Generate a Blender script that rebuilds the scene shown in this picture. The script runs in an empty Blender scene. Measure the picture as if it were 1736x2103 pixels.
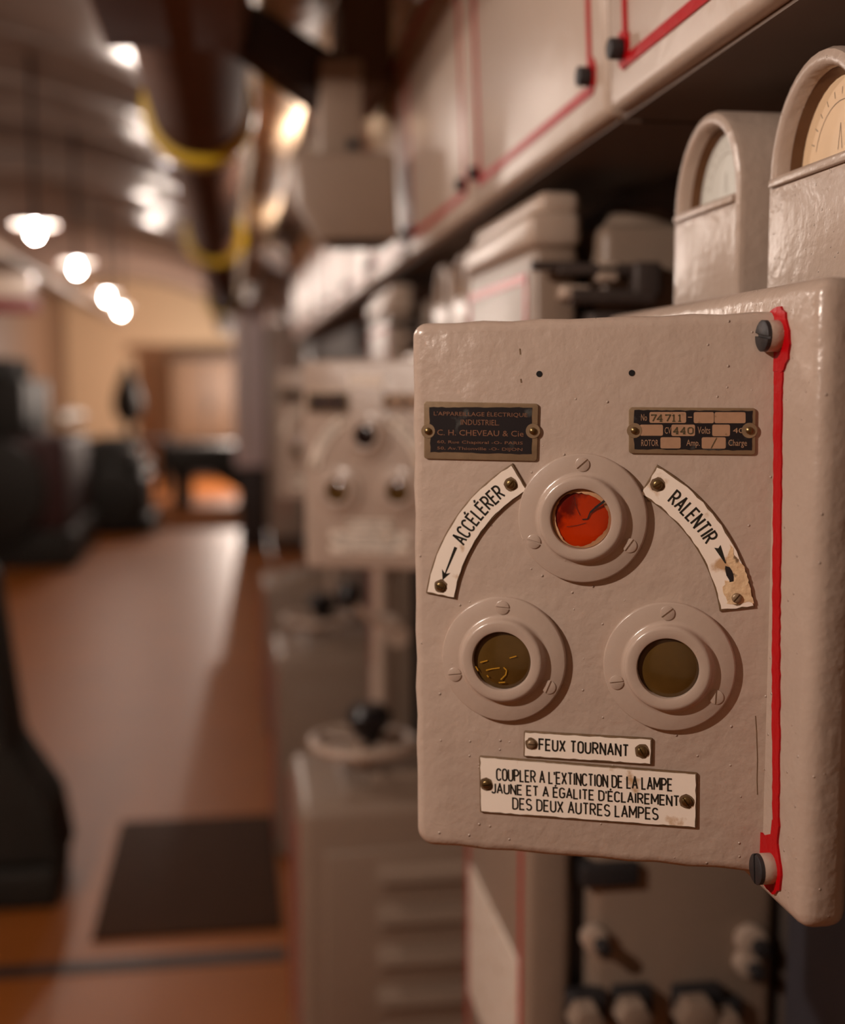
import bpy, bmesh, math, random
from mathutils import Vector, Matrix
random.seed(7)
SC = bpy.context.scene
COL = SC.collection
PI = math.pi

# ------------------------------------------------------------------ camera
F, CX, CY, EYE = 2600.0, 868.0, 1051.5, 1.5
PSI, PHI = math.atan(388 / F), math.atan((CY - 790) / F)
FW = Vector((math.sin(PSI) * math.cos(PHI), math.cos(PSI) * math.cos(PHI), -math.sin(PHI)))
RT = Vector((math.cos(PSI), -math.sin(PSI), 0)); UP = RT.cross(FW); EYEP = Vector((0, 0, EYE))
cam = bpy.data.cameras.new('camera'); camo = bpy.data.objects.new('camera', cam); COL.objects.link(camo)
camo.location = EYEP; camo.rotation_euler = (PI / 2 - PHI, 0, -PSI)
cam.sensor_fit = 'VERTICAL'; cam.sensor_height = 36.0; cam.lens = 36.0 * F / 2103.0
cam.clip_start = 0.02; cam.clip_end = 100
cam.dof.use_dof = True; cam.dof.focus_distance = 0.86; cam.dof.aperture_fstop = 2.75
SC.camera = camo

# ------------------------------------------------------------------ world, exposure, render options
wd = bpy.data.worlds.new('world'); SC.world = wd; wd.use_nodes = True
wd.node_tree.nodes['Background'].inputs[0].default_value = (1.0, 0.80, 0.66, 1)
wd.node_tree.nodes['Background'].inputs[1].default_value = 0.05
SC.view_settings.view_transform = 'Standard'; SC.view_settings.look = 'None'
SC.view_settings.gamma = 1.0; SC.view_settings.use_curve_mapping = False
SC.view_settings.exposure = 0.98
SC.cycles.use_denoising = True
SC.cycles.max_bounces = 6; SC.cycles.diffuse_bounces = 4; SC.cycles.glossy_bounces = 3
SC.cycles.caustics_reflective = False; SC.cycles.caustics_refractive = False
SC.cycles.sample_clamp_indirect = 6.0
LAMP_W = 15.0                       # watts of one corridor bulb
LAMP_COL = (1.0, 0.83, 0.71)

# ------------------------------------------------------------------ helpers
def W(px, py, X=None, Y=None, Z=None):
    """the point where the sight line through a photo pixel meets a plane of the room"""
    d = FW + RT * ((px - CX) / F) - UP * ((py - CY) / F)
    i, v = (0, X) if X is not None else ((1, Y) if Y is not None else (2, Z))
    return EYEP + d * ((v - EYEP[i]) / d[i])

ORG = {}
def tag(o, label=None, cat=None, group=None, kind=None):
    if label: o['label'] = label
    if cat: o['category'] = cat
    if group: o['group'] = group
    if kind: o['kind'] = kind
    return o
def thing(name, loc, label, cat, group=None):
    o = bpy.data.objects.new(name, None); COL.objects.link(o); o.location = loc; o.empty_display_size = .05
    ORG[o.name] = Vector(loc)
    return tag(o, label, cat, group)
def origin(o):
    return ORG.get(o.name, Vector((0, 0, 0)))
def obj(name, bm, mats, parent=None, smooth=True, ang=35, loc=None):
    """link a bmesh built in room coordinates as one mesh object"""
    me = bpy.data.meshes.new(name)
    bmesh.ops.recalc_face_normals(bm, faces=bm.faces)
    off = origin(parent) if parent else (Vector(loc) if loc else Vector((0, 0, 0)))
    bmesh.ops.translate(bm, verts=bm.verts, vec=-off)
    bm.to_mesh(me); bm.free()
    for m in (mats if isinstance(mats, (list, tuple)) else [mats]): me.materials.append(m)
    if smooth:
        me.shade_smooth(); me.set_sharp_from_angle(angle=math.radians(ang))
    o = bpy.data.objects.new(name, me); COL.objects.link(o)
    if parent: o.parent = parent; ORG[o.name] = off
    else: o.location = off; ORG[o.name] = off
    return o
def single(name, bm, mats, label, cat, group=None, loc=None, **k):
    return tag(obj(name, bm, mats, None, loc=loc, **k), label, cat, group)
def struct(name, bm, mats, **k):
    return tag(obj(name, bm, mats, None, **k), kind='structure')
def dup(root, dy, label, group=None, skip=(), swap=None):
    """a copy of a thing with its parts and their sub-parts, moved along the row"""
    r = root.copy(); COL.objects.link(r); r.location = root.location + Vector((0, dy, 0)); r['label'] = label
    ORG[r.name] = Vector(r.location)
    if group: r['group'] = group
    for ch in list(root.children):
        if ch.name.split('.')[0] in skip: continue
        c = ch.copy(); COL.objects.link(c); c.parent = r
        for g in list(ch.children):
            d = g.copy(); COL.objects.link(d); d.parent = c
            if swap and g.get('lens') in swap:
                d.data = d.data.copy(); d.data.materials[0] = swap[g['lens']]
    return r
B = bmesh.new
def box(bm, x0, x1, y0, y1, z0, z1, bev=0.0, seg=3, mi=0):
    r = bmesh.ops.create_cube(bm, size=1)
    vs = r['verts']
    for v in vs:
        v.co = Vector((x0 + (v.co.x + .5) * (x1 - x0), y0 + (v.co.y + .5) * (y1 - y0), z0 + (v.co.z + .5) * (z1 - z0)))
    fs = set(f for v in vs for f in v.link_faces)
    for f in fs: f.material_index = mi
    if bev:
        es = list(set(e for v in vs for e in v.link_edges))
        bmesh.ops.bevel(bm, geom=es, offset=bev, segments=seg, profile=.5, affect='EDGES')
    return bm
def cyl(bm, a, b, r, r2=None, n=24, bev=0.0, mi=0):
    a, b = Vector(a), Vector(b); d = b - a
    r2 = r if r2 is None else r2
    q = Vector((0, 0, 1)).rotation_difference(d.normalized()).to_matrix().to_4x4()
    L = d.length
    prof = [(0, 0), (r, 0), (r2, L), (0, L)]
    if bev: prof = [(0, 0), (r - bev, 0), (r - .3 * bev, .3 * bev), (r, bev), (r2, L - bev), (r2 - .3 * bev, L - .3 * bev), (r2 - bev, L), (0, L)]
    lathe(bm, prof, Matrix.Translation(a) @ q, n, mi)
    return bm
def lathe(bm, prof, M, n=48, mi=0):
    rings = []
    for (r, h) in prof:
        if r < 1e-7: rings.append([bm.verts.new(M @ Vector((0, 0, h)))])
        else: rings.append([bm.verts.new(M @ Vector((r * math.cos(2 * PI * k / n), r * math.sin(2 * PI * k / n), h))) for k in range(n)])
    for A, Bq in zip(rings, rings[1:]):
        for k in range(n):
            if len(A) == 1 and len(Bq) == 1: continue
            if len(A) == 1: f = bm.faces.new((A[0], Bq[k], Bq[(k + 1) % n]))
            elif len(Bq) == 1: f = bm.faces.new((A[k], A[(k + 1) % n], Bq[0]))
            else: f = bm.faces.new((A[k], A[(k + 1) % n], Bq[(k + 1) % n], Bq[k]))
            f.material_index = mi
def prism(bm, poly, mp, d0, d1, bev=0.0, mi=0, top_mi=None):
    """polygon poly in 2D raised from d0 to d1; mp(u, v, d) gives the point"""
    rings = [[bm.verts.new(mp(u, v, d0)) for u, v in poly]]
    if bev:
        for k in range(4):
            a = k * PI / 6
            q = inset(poly, bev * (1 - math.cos(a)))
            rings.append([bm.verts.new(mp(u, v, d1 - bev + bev * math.sin(a))) for u, v in q])
    else:
        rings.append([bm.verts.new(mp(u, v, d1)) for u, v in poly])
    n = len(poly)
    for A, Bq in zip(rings, rings[1:]):
        for k in range(n):
            bm.faces.new((A[k], A[(k + 1) % n], Bq[(k + 1) % n], Bq[k])).material_index = mi
    f = bm.faces.new(rings[-1]); f.material_index = mi if top_mi is None else top_mi
    bm.faces.new(list(reversed(rings[0]))).material_index = mi
    return bm
def area2(p): return sum(a[0] * b[1] - b[0] * a[1] for a, b in zip(p, p[1:] + p[:1]))
def inset(poly, d):
    n = len(poly); s = 1 if area2(poly) > 0 else -1; out = []
    for k in range(n):
        p0, p1, p2 = Vector(poly[k - 1]), Vector(poly[k]), Vector(poly[(k + 1) % n])
        a = (p1 - p0); b = (p2 - p1)
        if a.length < 1e-9 or b.length < 1e-9: out.append(tuple(p1)); continue
        a.normalize(); b.normalize()
        n1 = Vector((-a.y, a.x)) * s; n2 = Vector((-b.y, b.x)) * s
        m = (n1 + n2)
        m = m / max(.35, m.dot(n1)) if m.length > 1e-6 else n1
        out.append(tuple(p1 + m * d))
    return out
def roundpoly(c, r, n=6):
    """round the corners of a polygon; r is a radius or one per corner"""
    out = []; N = len(c)
    rs = r if isinstance(r, (list, tuple)) else [r] * N
    for k in range(N):
        p0, p1, p2 = Vector(c[k - 1]), Vector(c[k]), Vector(c[(k + 1) % N])
        if rs[k] < 1e-6: out.append(tuple(p1)); continue
        a = (p0 - p1).normalized(); b = (p2 - p1).normalized()
        th = a.angle(b); t = rs[k] / math.tan(th / 2)
        ce = p1 + (a + b).normalized() * (rs[k] / math.sin(th / 2))
        s, e = p1 + a * t - ce, p1 + b * t - ce
        a0 = math.atan2(s.y, s.x); da = math.atan2(s.x * e.y - s.y * e.x, s.dot(e))
        for i in range(n + 1):
            w = a0 + da * i / n; out.append((ce.x + rs[k] * math.cos(w), ce.y + rs[k] * math.sin(w)))
    return out
def ribbon(bm, pts, th, mp, d, closed=False, mi=0):
    """flat stroke of width th along a 2D line; sharp corners are mitred by overlapping two strokes"""
    p = [Vector(q) for q in pts]
    if len(p) > 1: p = [p[0]] + [b for a, b in zip(p, p[1:]) if (b - a).length > 1e-7]
    for k in range(1, len(p) - 1):
        a, b = (p[k] - p[k - 1]).normalized(), (p[k + 1] - p[k]).normalized()
        if a.dot(b) < .7:
            ribbon(bm, [tuple(q) for q in p[:k]] + [tuple(p[k] + a * th * .45)], th, mp, d, False, mi)
            ribbon(bm, [tuple(p[k] - b * th * .45)] + [tuple(q) for q in p[k + 1:]], th, mp, d, False, mi); return
    n = len(p); L, R = [], []
    for k in range(n):
        if closed: a, b = p[k] - p[k - 1], p[(k + 1) % n] - p[k]
        else:
            a = p[k] - p[k - 1] if k > 0 else p[1] - p[0]
            b = p[k + 1] - p[k] if k < n - 1 else p[-1] - p[-2]
        a = a.normalized(); b = b.normalized()
        n1 = Vector((-a.y, a.x)); n2 = Vector((-b.y, b.x)); m = n1 + n2
        m = m / max(.45, m.dot(n1)) if m.length > 1e-6 else n1
        L.append(bm.verts.new(mp(*(p[k] + m * th / 2), d))); R.append(bm.verts.new(mp(*(p[k] - m * th / 2), d)))
    for k in range(n if closed else n - 1):
        j = (k + 1) % n
        bm.faces.new((L[k], R[k], R[j], L[j])).material_index = mi
def tube(bm, pts, r, n=12, mi=0):
    p = [Vector(q) for q in pts]; rings = []
    for k in range(len(p)):
        a = (p[min(k + 1, len(p) - 1)] - p[max(k - 1, 0)]).normalized()
        q = Vector((0, 0, 1)).rotation_difference(a).to_matrix()
        rings.append([bm.verts.new(p[k] + q @ Vector((r * math.cos(2 * PI * i / n), r * math.sin(2 * PI * i / n), 0))) for i in range(n)])
    for A, Bq in zip(rings, rings[1:]):
        for i in range(n): bm.faces.new((A[i], A[(i + 1) % n], Bq[(i + 1) % n], Bq[i])).material_index = mi
    bm.faces.new(rings[0]); bm.faces.new(rings[-1])
def torus(bm, c, R, r, M=None, n=48, m=12):
    M = M or Matrix.Identity(3); c = Vector(c); g = []
    for i in range(n):
        a = 2 * PI * i / n
        g.append([bm.verts.new(c + M @ Vector(((R + r * math.cos(2 * PI * j / m)) * math.cos(a), (R + r * math.cos(2 * PI * j / m)) * math.sin(a), r * math.sin(2 * PI * j / m)))) for j in range(m)])
    for i in range(n):
        for j in range(m):
            bm.faces.new((g[i][j], g[(i + 1) % n][j], g[(i + 1) % n][(j + 1) % m], g[i][(j + 1) % m]))
def slotted(bm, mp, u, v, r, h, ang, gap, dome=False, d0=0.0, n=14):
    """round screw head with a slot, built of two halves over a thin disc"""
    M = lambda a, b, d: mp(u + a * math.cos(ang) - b * math.sin(ang), v + a * math.sin(ang) + b * math.cos(ang), d0 + d)
    prism(bm, [(r * math.cos(2 * PI * k / (2 * n)), r * math.sin(2 * PI * k / (2 * n))) for k in range(2 * n)], M, 0, h * .35)
    for s in (1, -1):
        g = gap / 2
        levels = [(1, .3), (.97, .55), (.85, .78), (.62, .93), (.3, 1.0)] if dome else [(1, .3), (1, .8), (.9, 1.0)]
        rings = []
        for (k, hh) in levels:
            rr = r * k; gg = min(g, rr * .6); a0 = math.asin(gg / rr)
            rings.append([bm.verts.new(M(rr * math.cos(a0 + (PI - 2 * a0) * i / n), s * rr * math.sin(a0 + (PI - 2 * a0) * i / n), h * hh)) for i in range(n + 1)])
        for A, Bq in zip(rings, rings[1:]):
            for i in range(n + 1):
                j = (i + 1) % (n + 1); bm.faces.new((A[i], A[j], Bq[j], Bq[i]))
        bm.faces.new(rings[-1])

# stroke lettering (narrow engineers' capitals)
def arc(cx, cy, rx, ry, a0, a1, n=9):
    return [(cx + rx * math.cos(math.radians(a0 + (a1 - a0) * k / n)), cy + ry * math.sin(math.radians(a0 + (a1 - a0) * k / n))) for k in range(n + 1)]
_E = [[(.42, 1), (0, 1), (0, 0), (.42, 0)], [(0, .52), (.36, .52)]]
_P = [[(0, 0), (0, 1), (.22, 1)] + arc(.22, .74, .23, .26, 90, -90) + [(0, .48)]]
_C = arc(.23, .74, .23, .26, 20, 180) + arc(.23, .26, .23, .26, 180, 340)
_O = arc(.23, .74, .23, .26, 0, 180) + arc(.23, .26, .23, .26, 180, 360)
GL = {
 'A': (.5, [[(0, 0), (.25, 1), (.5, 0)], [(.09, .32), (.41, .32)]]), 'C': (.46, [_C]),
 'D': (.46, [[(0, 0), (0, 1), (.18, 1)] + arc(.18, .72, .28, .28, 90, 0) + arc(.18, .28, .28, .28, 0, -90) + [(0, 0)]]),
 'E': (.42, _E), 'É': (.42, _E + [[(.15, 1.13), (.27, 1.3)]]), 'F': (.4, [[(0, 0), (0, 1), (.42, 1)], [(0, .52), (.36, .52)]]),
 'G': (.47, [arc(.23, .74, .23, .26, 20, 180) + arc(.23, .26, .23, .26, 180, 355) + [(.46, .47), (.25, .47)]]),
 'H': (.46, [[(0, 0), (0, 1)], [(.46, 0), (.46, 1)], [(0, .52), (.46, .52)]]), 'I': (.06, [[(.03, 0), (.03, 1)]]),
 'J': (.34, [[(.34, 1), (.34, .22)] + arc(.17, .2, .17, .2, 0, -165)]), 'L': (.38, [[(0, 1), (0, 0), (.38, 0)]]),
 'M': (.6, [[(0, 0), (0, 1), (.3, .3), (.6, 1), (.6, 0)]]), 'N': (.46, [[(0, 0), (0, 1), (.46, 0), (.46, 1)]]),
 'O': (.46, [_O + [_O[0]]]), 'P': (.45, _P), 'Q': (.48, [_O + [_O[0]], [(.28, .22), (.5, -.06)]]), 'R': (.47, _P + [[(.2, .48), (.47, 0)]]),
 'S': (.46, [arc(.23, .745, .22, .255, 25, 270, 12) + arc(.23, .25, .23, .25, 90, -155, 12)]),
 'T': (.46, [[(0, 1), (.46, 1)], [(.23, 1), (.23, 0)]]), 'U': (.46, [[(0, 1), (0, .25)] + arc(.23, .25, .23, .25, 180, 360) + [(.46, 1)]]),
 'V': (.48, [[(0, 1), (.24, 0), (.48, 1)]]), 'X': (.46, [[(0, 1), (.46, 0)], [(.46, 1), (0, 0)]]),
 '&': (.4, [[(.4, 0), (.08, .7)] + arc(.2, .76, .12, .2, 190, -10, 6) + [(.03, .28)] + arc(.18, .2, .17, .2, 160, 350, 6)]),
 '7': (.44, [[(0, .86), (0, 1), (.44, 1), (.12, 0)]]), '4': (.48, [[(.48, .3), (0, .3), (.34, 1), (.34, 0)], [(.22, 0), (.46, 0)]]), '1': (.24, [[(0, .85), (.12, 1), (.12, 0)], [(0, 0), (.24, 0)]]), '0': (.44, [_O + [_O[0]]]),
 "'": (.04, [[(.02, 1.02), (.02, .76)]]), '.': (.04, [[(.02, 0), (.02, .1)]]), '-': (.3, [[(0, .48), (.3, .48)]]), ' ': (.12, []),
}
def letters(bm, s, L, h, th, mp, d, gap=.2, mi=0):
    """write s along +u from (0,0), fitted to width L with capital height h"""
    tot = sum(GL[c][0] for c in s) + gap * (len(s) - 1); sx = L / tot; x = 0
    for c in s:
        w, st = GL[c]
        for q in st: ribbon(bm, [((x + a) * sx, b * h) for a, b in q], th, mp, d, mi=mi)
        x += w + gap
_txt = {}
def typed(bm, s, u0, u1, v0, v1, mp, d):
    """type s in the built-in face, squeezed into the box u0..u1, v0..v1"""
    cu = bpy.data.curves.new('t', 'FONT'); cu.body = s; cu.resolution_u = 2
    o = bpy.data.objects.new('t', cu); COL.objects.link(o)
    bpy.context.view_layer.update()
    me = bpy.data.meshes.new_from_object(o.evaluated_get(bpy.context.evaluated_depsgraph_get()))
    xs = [v.co.x for v in me.vertices]; ys = [v.co.y for v in me.vertices]
    ax, bx, ay, by = min(xs), max(xs), min(ys), max(ys)
    vs = [bm.verts.new(mp(u0 + (v.co.x - ax) / (bx - ax) * (u1 - u0), v0 + (v.co.y - ay) / (by - ay) * (v1 - v0), d)) for v in me.vertices]
    for p in me.polygons:
        try: bm.faces.new([vs[i] for i in p.vertices])
        except ValueError: pass
    bpy.data.objects.remove(o); bpy.data.curves.remove(cu); bpy.data.meshes.remove(me)

# ------------------------------------------------------------------ materials
def s2l(c): return tuple(((x / 255 / 12.92) if x / 255 <= .04045 else ((x / 255 + .055) / 1.055) ** 2.4) for x in c)
def mat(name, col, rough=.5, metal=0.0, var=.06, vscale=14, bumps=(), spec=.5, coat=0.0, dark=None, dscale=30, damt=0.0, specks=0.0):
    m = bpy.data.materials.new(name); m.use_nodes = True; nt = m.node_tree; N = nt.nodes; Lk = nt.links
    b = N['Principled BSDF']; c = s2l(col)
    b.inputs['Roughness'].default_value = rough; b.inputs['Metallic'].default_value = metal
    b.inputs['Specular IOR Level'].default_value = spec
    b.inputs['Coat Weight'].default_value = coat; b.inputs['Coat Roughness'].default_value = .12
    tc = N.new('ShaderNodeTexCoord').outputs['Object']
    nz = N.new('ShaderNodeTexNoise'); nz.inputs['Scale'].default_value = vscale; nz.inputs['Detail'].default_value = 5
    Lk.new(tc, nz.inputs['Vector'])
    mx = N.new('ShaderNodeMix'); mx.data_type = 'RGBA'
    mx.inputs[6].default_value = (*[x * (1 - var) for x in c], 1); mx.inputs[7].default_value = (*[min(1, x * (1 + var)) for x in c], 1)
    Lk.new(nz.outputs[0], mx.inputs[0]); out = mx.outputs[2]
    if dark:
        n2 = N.new('ShaderNodeTexNoise'); n2.inputs['Scale'].default_value = dscale; n2.inputs['Detail'].default_value = 7; Lk.new(tc, n2.inputs['Vector'])
        rp = N.new('ShaderNodeMapRange'); rp.inputs[1].default_value = .66 - damt * .35; rp.inputs[2].default_value = .74 - damt * .3
        Lk.new(n2.outputs[0], rp.inputs[0])
        m2 = N.new('ShaderNodeMix'); m2.data_type = 'RGBA'; m2.inputs[7].default_value = (*s2l(dark), 1)
        Lk.new(rp.outputs[0], m2.inputs[0]); Lk.new(out, m2.inputs[6]); out = m2.outputs[2]
    Lk.new(out, b.inputs['Base Color'])
    prev = None
    for (sc, st, dist) in bumps:
        n3 = N.new('ShaderNodeTexNoise'); n3.inputs['Scale'].default_value = sc; n3.inputs['Detail'].default_value = 3; Lk.new(tc, n3.inputs['Vector'])
        bp = N.new('ShaderNodeBump'); bp.inputs['Strength'].default_value = st; bp.inputs['Distance'].default_value = dist
        Lk.new(n3.outputs[0], bp.inputs['Height'])
        if prev: Lk.new(prev, bp.inputs['Normal'])
        prev = bp.outputs[0]
    if specks:
        vo = N.new('ShaderNodeTexVoronoi'); vo.inputs['Scale'].default_value = 150; Lk.new(tc, vo.inputs['Vector'])
        rp = N.new('ShaderNodeMapRange'); rp.inputs[1].default_value = .03; rp.inputs[2].default_value = .16; rp.inputs[3].default_value = 1; rp.inputs[4].default_value = 0
        Lk.new(vo.outputs['Distance'], rp.inputs[0])
        wn = N.new('ShaderNodeSeparateColor'); Lk.new(vo.outputs['Color'], wn.inputs[0])
        gt = N.new('ShaderNodeMath'); gt.operation = 'GREATER_THAN'; gt.inputs[1].default_value = .82; Lk.new(wn.outputs[0], gt.inputs[0])
        mu = N.new('ShaderNodeMath'); mu.operation = 'MULTIPLY'; Lk.new(rp.outputs[0], mu.inputs[0]); Lk.new(gt.outputs[0], mu.inputs[1])
        bp = N.new('ShaderNodeBump'); bp.inputs['Strength'].default_value = specks; bp.inputs['Distance'].default_value = .0012
        Lk.new(mu.outputs[0], bp.inputs['Height'])
        if prev: Lk.new(prev, bp.inputs['Normal'])
        prev = bp.outputs[0]
    if prev: Lk.new(prev, b.inputs['Normal'])
    return m
def glow(name, col, s):
    m = bpy.data.materials.new(name); m.use_nodes = True; nt = m.node_tree
    b = nt.nodes['Principled BSDF']; b.inputs['Base Color'].default_value = (.9, .9, .9, 1)
    b.inputs['Emission Color'].default_value = (*col, 1); b.inputs['Emission Strength'].default_value = s
    return m
PAINT = mat('beige_gloss_paint', (180, 161, 147), .3, var=.05, vscale=9, bumps=((28, .5, .0035), (90, .5, .0018), (380, .25, .0006)), specks=.8)
LUMPY = mat('lumpy_gloss_paint', (180, 161, 147), .25, var=.05, vscale=9, bumps=((40, .45, .004), (150, .3, .0015), (420, .15, .0005)), specks=.8)
BEZEL = mat('bezel_gloss_paint', (180, 161, 147), .24, var=.04, vscale=20, bumps=((60, .3, .0015), (300, .2, .0005)), specks=.15)
CREAM = mat('pale_cabinet_paint', (186, 166, 150), .35, var=.05, vscale=6, bumps=((30, .3, .003), (140, .2, .001)))
GREYP = mat('grey_cabinet_paint', (144, 125, 110), .4, var=.08, vscale=6, bumps=((30, .3, .003),))
DGREY = mat('dark_grey_paint', (146, 126, 110), .5, var=.1, vscale=8, bumps=((30, .3, .003),))
RED = mat('red_line_paint', (176, 0, 13), .35, spec=.2, var=.08, vscale=60, bumps=((150, .5, .001),))
DARKM = mat('blackened_metal', (52, 50, 52), .5, .3, var=.2, vscale=90, bumps=((300, .4, .0006),))
BRASS = mat('tarnished_brass', (120, 100, 66), .33, .9, var=.3, vscale=200, bumps=((300, .3, .0004),))
ENAM = mat('white_enamel', (246, 234, 220), .18, var=.03, vscale=30, bumps=((90, .12, .0008),), dark=(196, 160, 122), dscale=55, damt=.16)
RUST = mat('enamel_plate_edge', (112, 88, 62), .55, .2, var=.4, vscale=220, bumps=((300, .5, .0008),))
INK = mat('black_enamel_ink', (34, 34, 30), .3, var=.02)
PLATEB = mat('worn_brass_plate', (140, 118, 92), .42, .35, var=.35, vscale=90, bumps=((200, .3, .0006),))
PLATEK = mat('black_plate_field', (30, 23, 24), .6, spec=.2, var=.2, vscale=60, dark=(70, 70, 68), dscale=70, damt=.08)
PLATET = mat('brass_lettering', (134, 92, 68), .45, .2, var=.25, vscale=150)
PLATEV = mat('brass_value_window', (172, 136, 108), .45, .15, var=.15, vscale=180, dark=(120, 92, 62), dscale=160, damt=.05)
STAMP = mat('stamped_digits', (74, 66, 40), .5, var=.1)
REDG = mat('red_signal_glass', (180, 46, 3), .14, var=.45, vscale=38, bumps=((70, .3, .001),), dark=(92, 14, 6), dscale=34, damt=.35)
REDRIM = mat('bleached_glass_rim', (196, 150, 112), .3, var=.3, vscale=120, dark=(110, 70, 40), dscale=150, damt=.15)
CRACK = mat('crack_gap', (20, 8, 8), .6, var=.0)
YELG = mat('dull_yellow_signal_glass', (80, 58, 24), .12, var=.45, vscale=40, bumps=((120, .15, .0005),), coat=.5)
FILAM = mat('bright_scratch_in_glass', (190, 140, 40), .3, var=.1)
DARKG = mat('unlit_dark_glass', (26, 14, 14), .15, var=.2)
HOLE = mat('empty_screw_hole', (12, 9, 9), .9, var=.0)
DIALW = mat('dial_card', (226, 196, 160), .5, var=.06, vscale=30)
DIALC = mat('cool_dial_card', (214, 214, 206), .5, var=.06, vscale=30)
DIALI = mat('dial_ink', (120, 100, 84), .5, var=.05)
COPPER = mat('copper_bezel_edge', (112, 80, 54), .4, .5, var=.25, vscale=60)
FLOORM = mat('brown_floor_paint', (146, 84, 34), .46, spec=.2, var=.16, vscale=2.2, bumps=((6, .12, .01), (40, .1, .002)))
MATM = mat('dark_brown_floor_mat', (62, 38, 22), .8, spec=.15, var=.15, vscale=8, bumps=((90, .3, .002),))
VAULT = mat('painted_vault_sheet', (156, 139, 130), .22, var=.1, vscale=1.5, bumps=((5, .25, .02),))
WALLM = mat('tan_end_wall_paint', (216, 186, 150), .6, var=.06, vscale=1.2, bumps=((10, .2, .006),))
WALLB = mat('brown_side_wall_paint', (120, 92, 70), .6, var=.1, vscale=1.5, bumps=((10, .2, .006),))
UNDERM = mat('underside_shade_brown', (96, 78, 66), .6, var=.15, vscale=6)  # brown that carries the shade under the overhead cabinets
WALLD = mat('dark_backing_paint', (88, 78, 72), .6, var=.1, vscale=3, bumps=((10, .2, .006),))
CLAMPM = mat('dark_brown_clamp_metal', (72, 62, 58), .5, var=.2, vscale=40)
NAVY = mat('dark_blue_grey_paint', (44, 46, 54), .5, var=.1, vscale=3)
ENGM = mat('engine_green_black_paint', (40, 37, 33), .6, 0, spec=.25, var=.2, vscale=4, bumps=((20, .3, .006),))
ENGR = mat('engine_dark_red_paint', (62, 36, 34), .6, spec=.25, var=.2, vscale=4)
DRED = mat('dull_dark_red_paint', (110, 22, 26), .5, var=.1)
LILAC = mat('pale_purple_grey_paint', (228, 208, 208), .45, var=.08, vscale=4)
ENGY = mat('brassy_yellow_paint', (130, 100, 40), .45, var=.2, vscale=10)
PIPEM = mat('dark_brown_pipe_paint', (106, 76, 62), .8, spec=.05, var=.12, vscale=5, bumps=((12, .2, .006),))
YELB = mat('yellow_band_paint', (214, 178, 16), .4, var=.08, vscale=12)
WOODC = mat('tan_locker_paint', (116, 90, 68), .55, var=.08, vscale=4)
BEAMM = mat('dark_beam_paint', (52, 38, 34), .6, var=.15, vscale=5)
DUCTM = mat('brown_duct_paint', (112, 80, 54), .55, var=.1, vscale=5)
WENAM = mat('white_lamp_enamel', (232, 230, 232), .25, var=.03)
SHADEM = mat('smoky_grey_lamp_shade', (170, 164, 160), .5, var=.08)
KNOB = mat('black_bakelite', (22, 20, 22), .3, var=.1)
BULB = glow('lit_bulb', (1.0, .93, .86), 55.0)

# ------------------------------------------------------------------ lamps of the vault, and three added unseen lamps
VCX, VCZ, VR = -1.8, -.1, 3.4
def vault_z(x): return VCZ + math.sqrt(VR ** 2 - (x - VCX) ** 2)
def bulb_lamp(p, label, group='ceiling lamps in a row down the vault', watts=None, stem=True, shade=True):
    p = Vector(p)
    t = thing('ceiling_lamp', p, label, 'lamp', group)
    bm = B()
    if shade:
        lathe(bm, [(0, .072), (.03, .07), (.04, .060), (.115, .046), (.12, .041), (.115, .041), (.04, .050), (0, .050)], Matrix.Translation(p), 32)
        obj('lamp_shade', bm, SHADEM, t)
    else:
        cyl(bm, p + Vector((0, 0, .024)), p + Vector((0, 0, .06)), .016, n=16); obj('socket', bm, DARKM, t)
    bm = B(); lathe(bm, [(0, -.032), (.014, -.029), (.024, -.018), (.027, -.004), (.024, .01), (.014, .024), (.013, .052), (0, .052)], Matrix.Translation(p), 20)
    obj('bulb', bm, BULB, t)
    if stem:
        bm = B(); cyl(bm, p + Vector((0, 0, .06)), (p.x, p.y, vault_z(p.x) + .02), .012, n=10); obj('stem', bm, DARKM, t)
    l = bpy.data.lights.new('bulb_light', 'POINT'); l.energy = watts or LAMP_W; l.color = LAMP_COL; l.shadow_soft_size = .03
    lo = bpy.data.objects.new('bulb_light', l); COL.objects.link(lo); lo.parent = t; lo.location = (0, 0, -.045)
    return t
bulb_lamp((-1.2, .39, 2.2), 'ceiling lamp beside the camera that lights the near signal box', watts=48)
bulb_lamp((-1.15, 2.3, 2.3), 'ceiling lamp just outside the left edge of the photo', watts=16)
bulb_lamp((-1.08, 4.7, 2.3), 'ceiling lamp second outside the left edge of the photo', watts=10)
for (px, py), lb in zip([(72, 478), (158, 553), (220, 612), (248, 640)],
        ['leftmost and nearest lit bulb hanging under white saucer shade', 'second lit bulb from the left hanging under the vault',
         'third lit bulb from the left, partly covering the farthest one', 'farthest lit bulb in front of the tan end wall']):
    bulb_lamp(W(px, py, Z=2.3), lb)
bulb_lamp((.2, 18.6, 1.75), 'unseen lamp added behind the far column to brighten the end wall', group='added unseen lamps', watts=230, shade=False)  # added lamp, kept out of sight, to brighten the end wall
bulb_lamp((.42, 4.3, 2.36), 'unseen lamp added behind the hanging grey box to brighten the vault', group='added unseen lamps', watts=9, stem=False, shade=False)  # added unseen lamp to brighten the vault right of the pipe
bulb_lamp((.48, 6.5, 2.30), 'unseen lamp added behind the lower part of the hanging grey box', group='added unseen lamps', watts=6, stem=False, shade=False)  # second added unseen lamp for the same stretch of vault

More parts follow.
